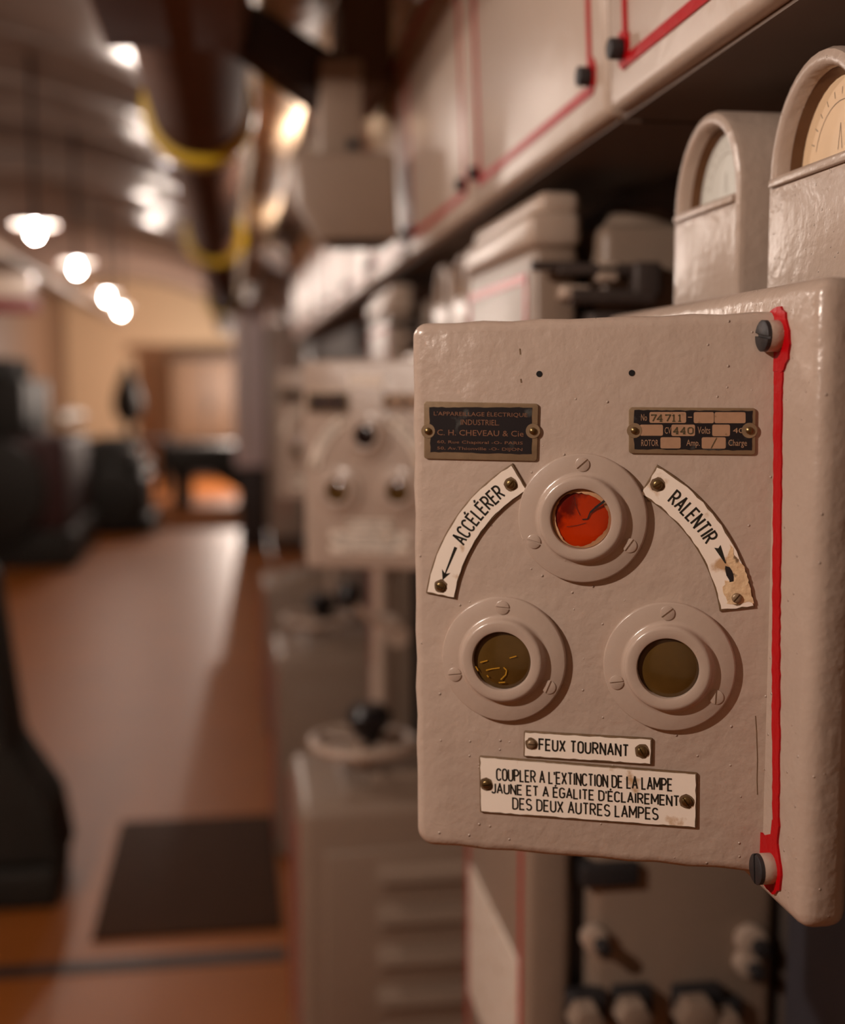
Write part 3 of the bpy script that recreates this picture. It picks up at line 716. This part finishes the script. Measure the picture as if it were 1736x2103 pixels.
# the far signal boxes
D1 = 'signal lamp boxes along the switchboard'
swap = {'red': DARKG}
f1 = dup(LB, P, 'blurred second signal box in mid distance with all lamps dark', D1, skip=('screw_hole', 'red_line', 'paint_crack'), swap=swap)
f2_ = dup(LB, 2 * P, 'farthest signal box, a sliver left of the second one', D1, skip=('screw_hole', 'red_line', 'paint_crack'), swap=swap)
for f, kk in ((f1, 1), (f2_, 2)):
    bm = B(); q = [fuv(*p) for p in ((1105, 800), (1300, 803), (1300, 735), (1105, 738))]
    prism(bm, q, lambda u, v, d: fm(u, v, d) + Vector((0, P * kk, 0)), 0, .0022); o = obj('label_plate', bm, ENAM, f, smooth=False); tag(o, 'small white plate near the top')
    for ch in list(f.children):
        if ch.name.split('.')[0] == 'lamp_bezel':
            for g_ in list(ch.children):
                if g_.name.split('.')[0] in ('crack', 'lens_rim', 'scratch'): bpy.data.objects.remove(g_)

# consoles with handwheels
def console(y, label, small=False):
    t = thing('louvred_console', (.33, y + .2, 0), label, 'console', 'louvred consoles under the signal boxes')
    bm = B(); box(bm, .118, .54, y, y + .40, .0, .655, bev=.028, seg=4); box(bm, .17, .51, y - .012, y + .02, .10, .56, bev=.006); obj('cabinet', bm, GREYP, t)
    for ye in (.035, .36):
        bm = B(); box(bm, .115, .121, y + ye, y + ye + .012, .05, .61); o = obj('red_trim', bm, RED, t, smooth=False); tag(o, 'red painted edge line')
    bm = B(); box(bm, .215, .50, y + .03, y + .38, .65, .672, bev=.006); box(bm, .27, .44, y + .06, y + .30, .67, .695, bev=.008); obj('top_plate', bm, GREYP, t)
    for i in range(5):
        z = .50 - .087 * i; bm = B()
        prism(bm, [(0, 0), (-.026, 0), (-.020, .016), (0, .036)], lambda a, b, d: Vector((.275 + d, y - .010 + a, z + b)), 0, .19); obj('louvre', bm, GREYP, t, smooth=False)
    return t
def handwheel(y, label):
    c = Vector((.262, y + .12, .75)); t = thing('handwheel', (c.x, c.y, .695), label, 'handwheel', 'handwheels on the consoles')
    bm = B(); torus(bm, c, .105, .0125); obj('rim', bm, CREAM, t)
    for k in range(3):
        a = 2 * PI * k / 3 + .4; bm = B(); tube(bm, [c, c + Vector((.102 * math.cos(a), .102 * math.sin(a), 0))], .008, 10); obj('spoke', bm, GREYP, t)
    bm = B(); cyl(bm, (c.x, c.y, .695), (c.x, c.y, c.z + .01), .022, n=20); obj('hub', bm, DGREY, t)
    bm = B(); lathe(bm, [(0, 0), (.024, 0), (.030, .02), (.046, .04), (.048, .06), (.034, .078), (0, .084)], Matrix.Translation(c + Vector((.012, 0, .0))), 20); o = obj('knob', bm, KNOB, t); tag(o, 'black bakelite knob')
    return t
c0 = console(2.48, 'beige louvred console with red edge at the bottom centre'); h0 = handwheel(2.48, 'pale handwheel with black knob on the near console')
dup(c0, P, 'dim louvred console farther along behind the handwheel', skip=('louvre',)); dup(h0, P, 'blurred handwheel on the farther console')
dup(c0, 2 * P, 'farthest low console seen as a sliver beside the floor', skip=('louvre',))
# conduits and levers under the far boxes
for k, lb in ((1, 'pale vertical conduit between the second signal box and the console'), (2, 'pale vertical conduit under the farthest signal box')):
    y = P * k; bm = B(); p = W(782, 1320, Y=1.475 + P)
    cyl(bm, (p.x, 1.475 + y, 0), (p.x, 1.475 + y, 1.45), .018, n=20); cyl(bm, (p.x, 1.475 + y, 1.09), (p.x, 1.475 + y, 1.125), .028, n=20)
    single('conduit', bm, CREAM, lb, 'pipe', 'conduits under the signal boxes', loc=(p.x, 1.475 + y, 0))
t = thing('control_lever', W(720, 1260, Y=2.62), 'small lever with black knob under the second signal box', 'lever'); q = origin(t)
bm = B(); tube(bm, [q + Vector((.10, 0, -.03)), q + Vector((.04, 0, -.01)), q + Vector((0, 0, .03))], .011); obj('arm', bm, CREAM, t)
bm = B(); lathe(bm, [(0, -.03), (.018, -.024), (.027, 0), (.018, .024), (0, .03)], Matrix.Translation(q + Vector((-.005, 0, .04))), 16); obj('knob', bm, KNOB, t)
bm = B(); cyl(bm, q + Vector((.10, 0, -.05)), q + Vector((.10, .12, -.05)), .026, n=16); obj('pivot', bm, CREAM, t)

# overhead cabinets
UX, PC, YC0 = .37, .712, .535
def overhead(k):
    y0, y1 = YC0 + PC * k, YC0 + PC * (k + 1) - .012
    zb, zt = 1.765, 2.215
    lean = lambda x, y, z: Vector((x - .04 * (z - zb), y, z))
    names = ['near overhead cabinet at the top right corner with glossy red edge', 'second overhead cabinet with red border and black bolt', 'third overhead cabinet from the right',
             'fourth overhead cabinet, right of the hanging grey box', 'fifth overhead cabinet, behind the hanging grey box']
    lb = names[k] if k < 5 else '%s overhead cabinet from the right, small and blurred below the hanging grey box' % ['sixth', 'seventh', 'eighth', 'ninth', 'tenth'][k - 5]
    t = thing('overhead_cabinet', (UX + .1, (y0 + y1) / 2, zb), lb, 'cabinet', 'overhead cabinets along the switchboard')
    bm = B(); box(bm, UX, UX + .18, y0, y1, zb, zt, bev=.010)
    for v in bm.verts: v.co = lean(*v.co)
    obj('casing', bm, CREAM, t)
    mp = lambda a, b, d: lean(UX - d, a, b)
    bm = B()
    ya, yb, za, zc = y0 + .045, y1 - .052, zb + .030, zt - .03
    for (a, b, c, e) in ((ya, ya + .011, za, zc), (yb - .011, yb, za, zc), (ya, yb, za, za + .011), (ya, yb, zc - .011, zc)):
        prism(bm, [(a, c), (b, c), (b, e), (a, e)], mp, 0, .002)
    for yy in (ya, yb): prism(bm, jag([(yy + .016 * math.cos(i * PI / 6), za + .018 + .018 * math.sin(i * PI / 6)) for i in range(12)], .002, .006), mp, 0, .0024)
    o = obj('red_trim', bm, RED, t, smooth=False); tag(o, 'red painted border line')
    bm = B(); box(bm, UX + .016, UX + .176, y0 + .006, y1 + .006, zb - .004, zb + .004); o = obj('underside', bm, UNDERM, t, smooth=False); tag(o, 'underside panel coloured dark for shade')  # added panel, shade below the cabinet put into its dark colour
    for yy in (ya, yb):
        bm = B(); cyl(bm, mp(yy, za + .018, 0), mp(yy, za + .018, .016), .010, n=16, bev=.002); obj('bolt', bm, DARKM, t)
    return t
for k in range(10): overhead(k)
# ------------------------------------------------------------------ hanging grey box, beam and duct in front of the cabinets
yb = 2.58
q = lambda px, py: (lambda p: (p.x, p.z))(W(px, py, Y=yb))
t = thing('hanging_box', (*W(710, 490, Y=yb).xy, W(710, 490, Y=yb).z), 'grey box with slanted side hanging on a post before the overhead cabinets', 'box')
mpb = lambda a, b, d: Vector((a, yb + .16 - d, b))
bm = B(); prism(bm, roundpoly([q(668, 492), q(822, 492), q(812, 312), q(602, 312), q(618, 402)], .012, 3), mpb, 0, .16, bev=.008); obj('casing', bm, DGREY, t)
bm = B(); prism(bm, [q(662, 316), q(750, 316), q(750, 108), q(662, 108)], mpb, .03, .12, bev=.006); obj('post', bm, DGREY, t)
bm = B(); prism(bm, [q(690, 498), q(800, 498), q(800, 485), q(690, 485)], mpb, .02, .14); obj('lower_lip', bm, DARKM, t)
bm = B(); prism(bm, [q(715, 300), q(740, 300), q(740, 278), q(715, 278)], mpb, .12, .125); obj('catch', bm, DARKM, t)
bm = B(); prism(bm, [q(500, 72), q(655, 185), q(720, 150), q(728, 95), q(560, -10), q(470, -60), q(440, 20)], lambda a, b, d: Vector((a, yb + .22 - d, b)), 0, .10, bev=.004)
single('sloping_beam', bm, BEAMM, 'dark sloping beam above the hanging grey box', 'beam', loc=W(600, 80, Y=yb + .17))
bm = B(); prism(bm, [q(725, 125), q(830, 125), q(830, -120), q(722, -120)], lambda a, b, d: Vector((a, yb + .56 - d, b)), 0, .36, bev=.006)
single('air_duct', bm, DUCTM, 'brown duct end above the post of the hanging grey box', 'duct', loc=W(810, 120, Y=yb + .2))

# ------------------------------------------------------------------ dark pipe with yellow bands
D1y = 3.6
pc = W(408, 228, Y=D1y); RP = 104 / F * D1y / math.cos(PSI) * .98
t = thing('exhaust_pipe', (pc.x, 6, pc.z - RP), 'thick dark brown pipe with yellow bands running under the vault', 'pipe')
dirp = Vector((0, 1, 0))
bm = B(); cyl(bm, (pc.x, 1.0, pc.z), (pc.x, D1y, pc.z), RP * .88, n=48); obj('near_section', bm, PIPEM, t)
bm = B(); cyl(bm, (pc.x, D1y - .1, pc.z), (pc.x, 16.5, pc.z), RP * .80, n=48); obj('far_section', bm, PIPEM, t)
for yy in (D1y, D1y * 1.82, D1y * 3.2):
    bm = B(); cyl(bm, (pc.x, yy - .05, pc.z), (pc.x, yy + .05, pc.z), RP * 1.08, n=48, bev=.012); o = obj('yellow_band', bm, YELB, t); tag(o, 'yellow painted flange')
bm = B(); box(bm, -.226, .02, 1.0, 2.48, 2.12, 2.45, bev=.01); obj('hanger_casing', bm, PIPEM, t)
# cream lagged pipe between the brown pipe and the overhead cabinets
LAG = mat('cream_pipe_lagging', (230, 208, 176), .6, var=.12, vscale=5, bumps=((9, .9, .03), (40, .4, .006)), dark=(176, 146, 104), dscale=4, damt=.25)
bm = B(); rings = []
for j in range(150):
    y = 1.0 + j * .09; rr_ = .093 + .006 * math.sin(y * 9) * math.sin(y * 2.3)
    rings.append([bm.verts.new((.158 + rr_ * math.cos(2 * PI * i / 28), y, 2.43 + rr_ * math.sin(2 * PI * i / 28))) for i in range(28)])
for A, Bq in zip(rings, rings[1:]):
    for i in range(28): bm.faces.new((A[i], A[(i + 1) % 28], Bq[(i + 1) % 28], Bq[i]))
bm.faces.new(rings[0]); bm.faces.new(rings[-1])
single('lagged_pipe', bm, LAG, 'cream lagged pipe between the brown pipe and the overhead cabinets', 'pipe', loc=(.158, 6, 2.43))
# small white lamp dome at the far cabinets
p = W(556, 540, Y=6.2); t = thing('dome_lamp', p, 'small white enamel dome lamp below the far end of the yellow-banded pipe', 'lamp')
bm = B(); lathe(bm, [(.012, .10), (.02, .085), (.05, .07), (.085, .035), (.1, 0), (.096, 0), (.05, .06), (0, .065)], Matrix.Translation(p) @ Matrix.Rotation(.5, 4, 'Y'), 32); obj('dome', bm, WENAM, t)
bm = B(); tube(bm, [p + Vector((.045, 0, .09)), p + Vector((.08, 0, .13)), p + Vector((.13, 0, .14))], .012); obj('bracket', bm, DARKM, t)
# cable tray on the left of the lamps
bm = B(); box(bm, -1.78, -1.58, 3.0, 20.0, 2.42, 2.48, bev=.01); single('cable_tray', bm, GREYP, 'long pale cable tray sloping away at the left under the lamps', 'tray', loc=(-1.68, 11, 2.42))

# ------------------------------------------------------------------ far end of the corridor
def px_box(bm, x0, y0, x1, y1, Y, depth, bev=.02):
    a, b = W(x0, y0, Y=Y), W(x1, y1, Y=Y); box(bm, min(a.x, b.x), max(a.x, b.x), Y, Y + depth, min(a.z, b.z), max(a.z, b.z), bev=bev)
    return bm
t = thing('locker', (*W(415, 912, Y=20.5).xy, 0), 'tan locker against the end wall, right of the pear-shaped vessel', 'locker')
bm = B(); a, b = W(350, 735, Y=20.8), W(492, 735, Y=20.8); box(bm, a.x, b.x, 20.8, 21.8, .62, a.z, bev=.03); obj('body', bm, WOODC, t)
bm = B(); box(bm, a.x - .05, b.x + .05, 20.7, 21.85, a.z - .02, a.z + .07, bev=.02); o = obj('shadow_lid', bm, BEAMM, t); tag(o, 'dark top edge standing in for shadow')  # dark slab stands in for the shadow along the locker top
bm = B(); box(bm, a.x + .05, b.x - .05, 20.85, 21.7, 0, .64); obj('plinth', bm, BEAMM, t)
bm = B(); m_ = (a.x + b.x) / 2; box(bm, m_ - .012, m_ + .012, 20.78, 20.82, .7, a.z - .1); box(bm, m_ + .05, m_ + .09, 20.75, 20.82, 1.1, 1.3); obj('door_handle', bm, DARKM, t)
t = thing('work_bench', (-.6, 17.6, 0), 'long dark bench before the end wall', 'bench')
bm = B(); a, b = W(165, 905, Y=17.6), W(350, 905, Y=17.6); box(bm, a.x, b.x, 17.6, 18.4, .72, a.z, bev=.03); obj('bench_top', bm, NAVY, t)
for xx in (a.x + .1, (a.x + b.x) / 2, b.x - .1):
    bm = B(); box(bm, xx - .06, xx + .06, 17.7, 18.3, 0, .74); obj('leg', bm, ENGM, t)
p = W(265, 905, Y=18.0)
bm = B(); s_ = 1.0
lathe(bm, [(0, .0), (.13, .0), (.14, .03), (.05, .06), (.05, .2), (.14, .27), (.20, .40), (.21, .52), (.17, .68), (.11, .84), (.05, .96), (.03, 1.02), (0, 1.04)], Matrix.Translation((p.x, 18.0, W(165, 905, Y=17.6).z + .004)), 32)
single('vessel', bm, ENGM, 'dark pear-shaped vessel on a foot, standing on the bench', 'vessel', loc=(p.x, 18, .8))
t = thing('far_machine', (-.2, 15.5, 0), 'low dark machine lying across the far floor, right of the bench', 'machine')
bm = B(); a, b = W(335, 915, Y=15.6), W(540, 1005, Y=15.6); box(bm, a.x, b.x, 15.6, 16.6, .42, a.z, bev=.06); obj('body', bm, ENGM, t)
for xx in (a.x + .1, b.x - .3): 
    bm = B(); box(bm, xx, xx + .22, 15.7, 16.5, 0, .45); obj('foot', bm, ENGM, t)
bm = B(); cyl(bm, (b.x - .5, 15.55, .55), (b.x - .05, 15.55, .25), .18, n=20); obj('exhaust_elbow', bm, ENGM, t)
t = thing('end_column', (.06, 11.6, 0), 'tall purple-grey column cabinet at the far end of the row', 'cabinet')
a, b = W(478, 620, Y=11.6), W(545, 620, Y=11.6)
bm = B(); box(bm, a.x, b.x, 11.6, 12.1, .75, 2.25, bev=.03); obj('body', bm, LILAC, t)
bm = B(); box(bm, a.x + .03, b.x, 11.65, 12.1, 0, .77, bev=.01); o = obj('base', bm, BEAMM, t); tag(o, 'dark base')
bm = B(); box(bm, a.x + .06, a.x + .10, 11.585, 11.61, .9, 2.1); obj('conduit', bm, CREAM, t)

t = thing('tall_cabinet', (.45, 11.8, 0), 'tall pale cabinet closing the far end of the row, right of the purple-grey column', 'cabinet')
bm = B(); box(bm, b.x + .01, .66, 11.6, 12.1, .1, 2.06, bev=.03); obj('body', bm, CREAM, t)
bm = B(); box(bm, b.x + .02, .65, 11.63, 12.1, 0, .12, bev=.01); obj('plinth', bm, BEAMM, t)
bm = B(); box(bm, .44, .455, 11.592, 11.62, .3, 1.95); o = obj('red_trim', bm, RED, t, smooth=False); tag(o, 'red line between the doors')
bm = B(); box(bm, .47, .50, 11.57, 11.62, 1.2, 1.4, bev=.005); obj('door_handle', bm, DARKM, t)

# ------------------------------------------------------------------ machines on the left
def engine(name, x0, x1, y0, y1, h, label, cyls, red=False):
    t = thing(name, ((x0 + x1) / 2, (y0 + y1) / 2, 0), label, 'engine', 'engines along the left side')
    bm = B(); box(bm, x0, x1, y0, y1, 0, h * .18, bev=.03); obj('bedplate', bm, ENGM, t)
    bm = B(); box(bm, x0 + .08, x1 - .06, y0 + .05, y1 - .05, h * .17, h * .62, bev=.06); obj('crankcase', bm, ENGR if red else ENGM, t)
    L = (y1 - y0 - .2) / cyls
    for k in range(cyls):
        yy = y0 + .1 + L * (k + .5)
        bm = B(); xm = (x0 + x1) / 2 - .05; box(bm, xm - .28, xm + .28, yy - L * .42, yy + L * .42, h * .6, h * .9, bev=.04); cyl(bm, (xm, yy, h * .88), (xm, yy, h), L * .28, n=20, bev=.02)
        cy = obj('cylinder', bm, ENGM, t)
        bm = B(); cyl(bm, (xm + .2, yy, h * .35), (xm + .36, yy, h * .35), .09, n=20, bev=.01); obj('inspection_cover', bm, ENGM if k else ENGY, cy)
    bm = B(); tube(bm, [(x1 - .12, y0 + .1, h * .7), (x1 - .1, (y0 + y1) / 2, h * .72), (x1 - .12, y1 - .1, h * .7)], .05); obj('manifold', bm, ENGY if red else ENGM, t)
    bm = B(); cyl(bm, ((x0 + x1) / 2, y0 - .12, h * .38), ((x0 + x1) / 2, y0 + .04, h * .38), min(.42, h * .33), n=40, bev=.02); obj('flywheel', bm, ENGM, t)
    return t
engine('diesel_engine', -2.55, -1.30, 10.6, 12.4, 1.72, 'big dark engine at the left edge with reddish crankcase', 3, True)
engine('auxiliary_engine', -1.62, -.82, 12.9, 14.3, .95, 'lower dark engine right of the big one, before the bench', 2)
t = thing('generator', (-1.05, 3.9, 0), 'black rounded generator casing at the lower left edge', 'generator')
bm = B(); prism(bm, roundpoly([(-1.6, .10), (-.50, .10), (-.53, .28), (-.64, .46), (-.70, .98), (-1.6, 1.02)], [.01, .02, .08, .10, .06, .05], 5), lambda a, b, d: Vector((a, 3.92 - d, b)), 0, .27, bev=.03); obj('casing', bm, ENGM, t)
bm = B(); box(bm, -1.6, -.52, 3.62, 3.94, 0, .12, bev=.02); obj('base', bm, ENGM, t)
bm = B(); cyl(bm, (-1.0, 3.64, .6), (-1.0, 3.5, .6), .24, n=32, bev=.02); obj('bearing_cap', bm, ENGM, t)
t = thing('hanging_board', W(20, 640, Y=8.0), 'red and white board hanging at the left edge below the lamps', 'board'); 
a, b = W(-60, 560, Y=8.0), W(78, 642, Y=8.0); zm = W(0, 612, Y=8.0).z
bm = B(); box(bm, a.x, b.x, 8.0, 8.06, b.z, zm, bev=.008); obj('red_panel', bm, DRED, t); bm = B(); box(bm, a.x, b.x - .03, 7.99, 8.06, zm, a.z, bev=.008); obj('white_panel', bm, CREAM, t)
bm = B(); cyl(bm, (a.x + .05, 8.03, a.z - .01), (a.x + .05, 8.03, 2.425), .008, n=8); obj('hanger', bm, DARKM, t)
# ------------------------------------------------------------------ floor mat and channel
a, b = W(245, 1690, Z=.004), W(180, 1932, Z=.004)
bm = B(); box(bm, -.40, .115, b.y, a.y, 0, .010, bev=.003); single('floor_mat', bm, MATM, 'dark brown mat on the floor left of the louvred console', 'mat', loc=(-.1, (a.y + b.y) / 2, 0))
a, b = W(400, 1985, Z=0), W(400, 1960, Z=0)
bm = B(); box(bm, -1.6, .116, a.y, b.y, -.002, .003); single('floor_channel', bm, BEAMM, 'narrow dark channel cover running across the floor', 'channel', loc=(-.5, (a.y + b.y) / 2, 0))
bm = B(); a = W(400, 1085, Z=0).y; box(bm, -1.0, .2, a, a + .35, -.002, .006); single('floor_threshold', bm, MATM, 'dark strip across the far floor before the low machine', 'threshold', loc=(-.4, a + .17, 0))
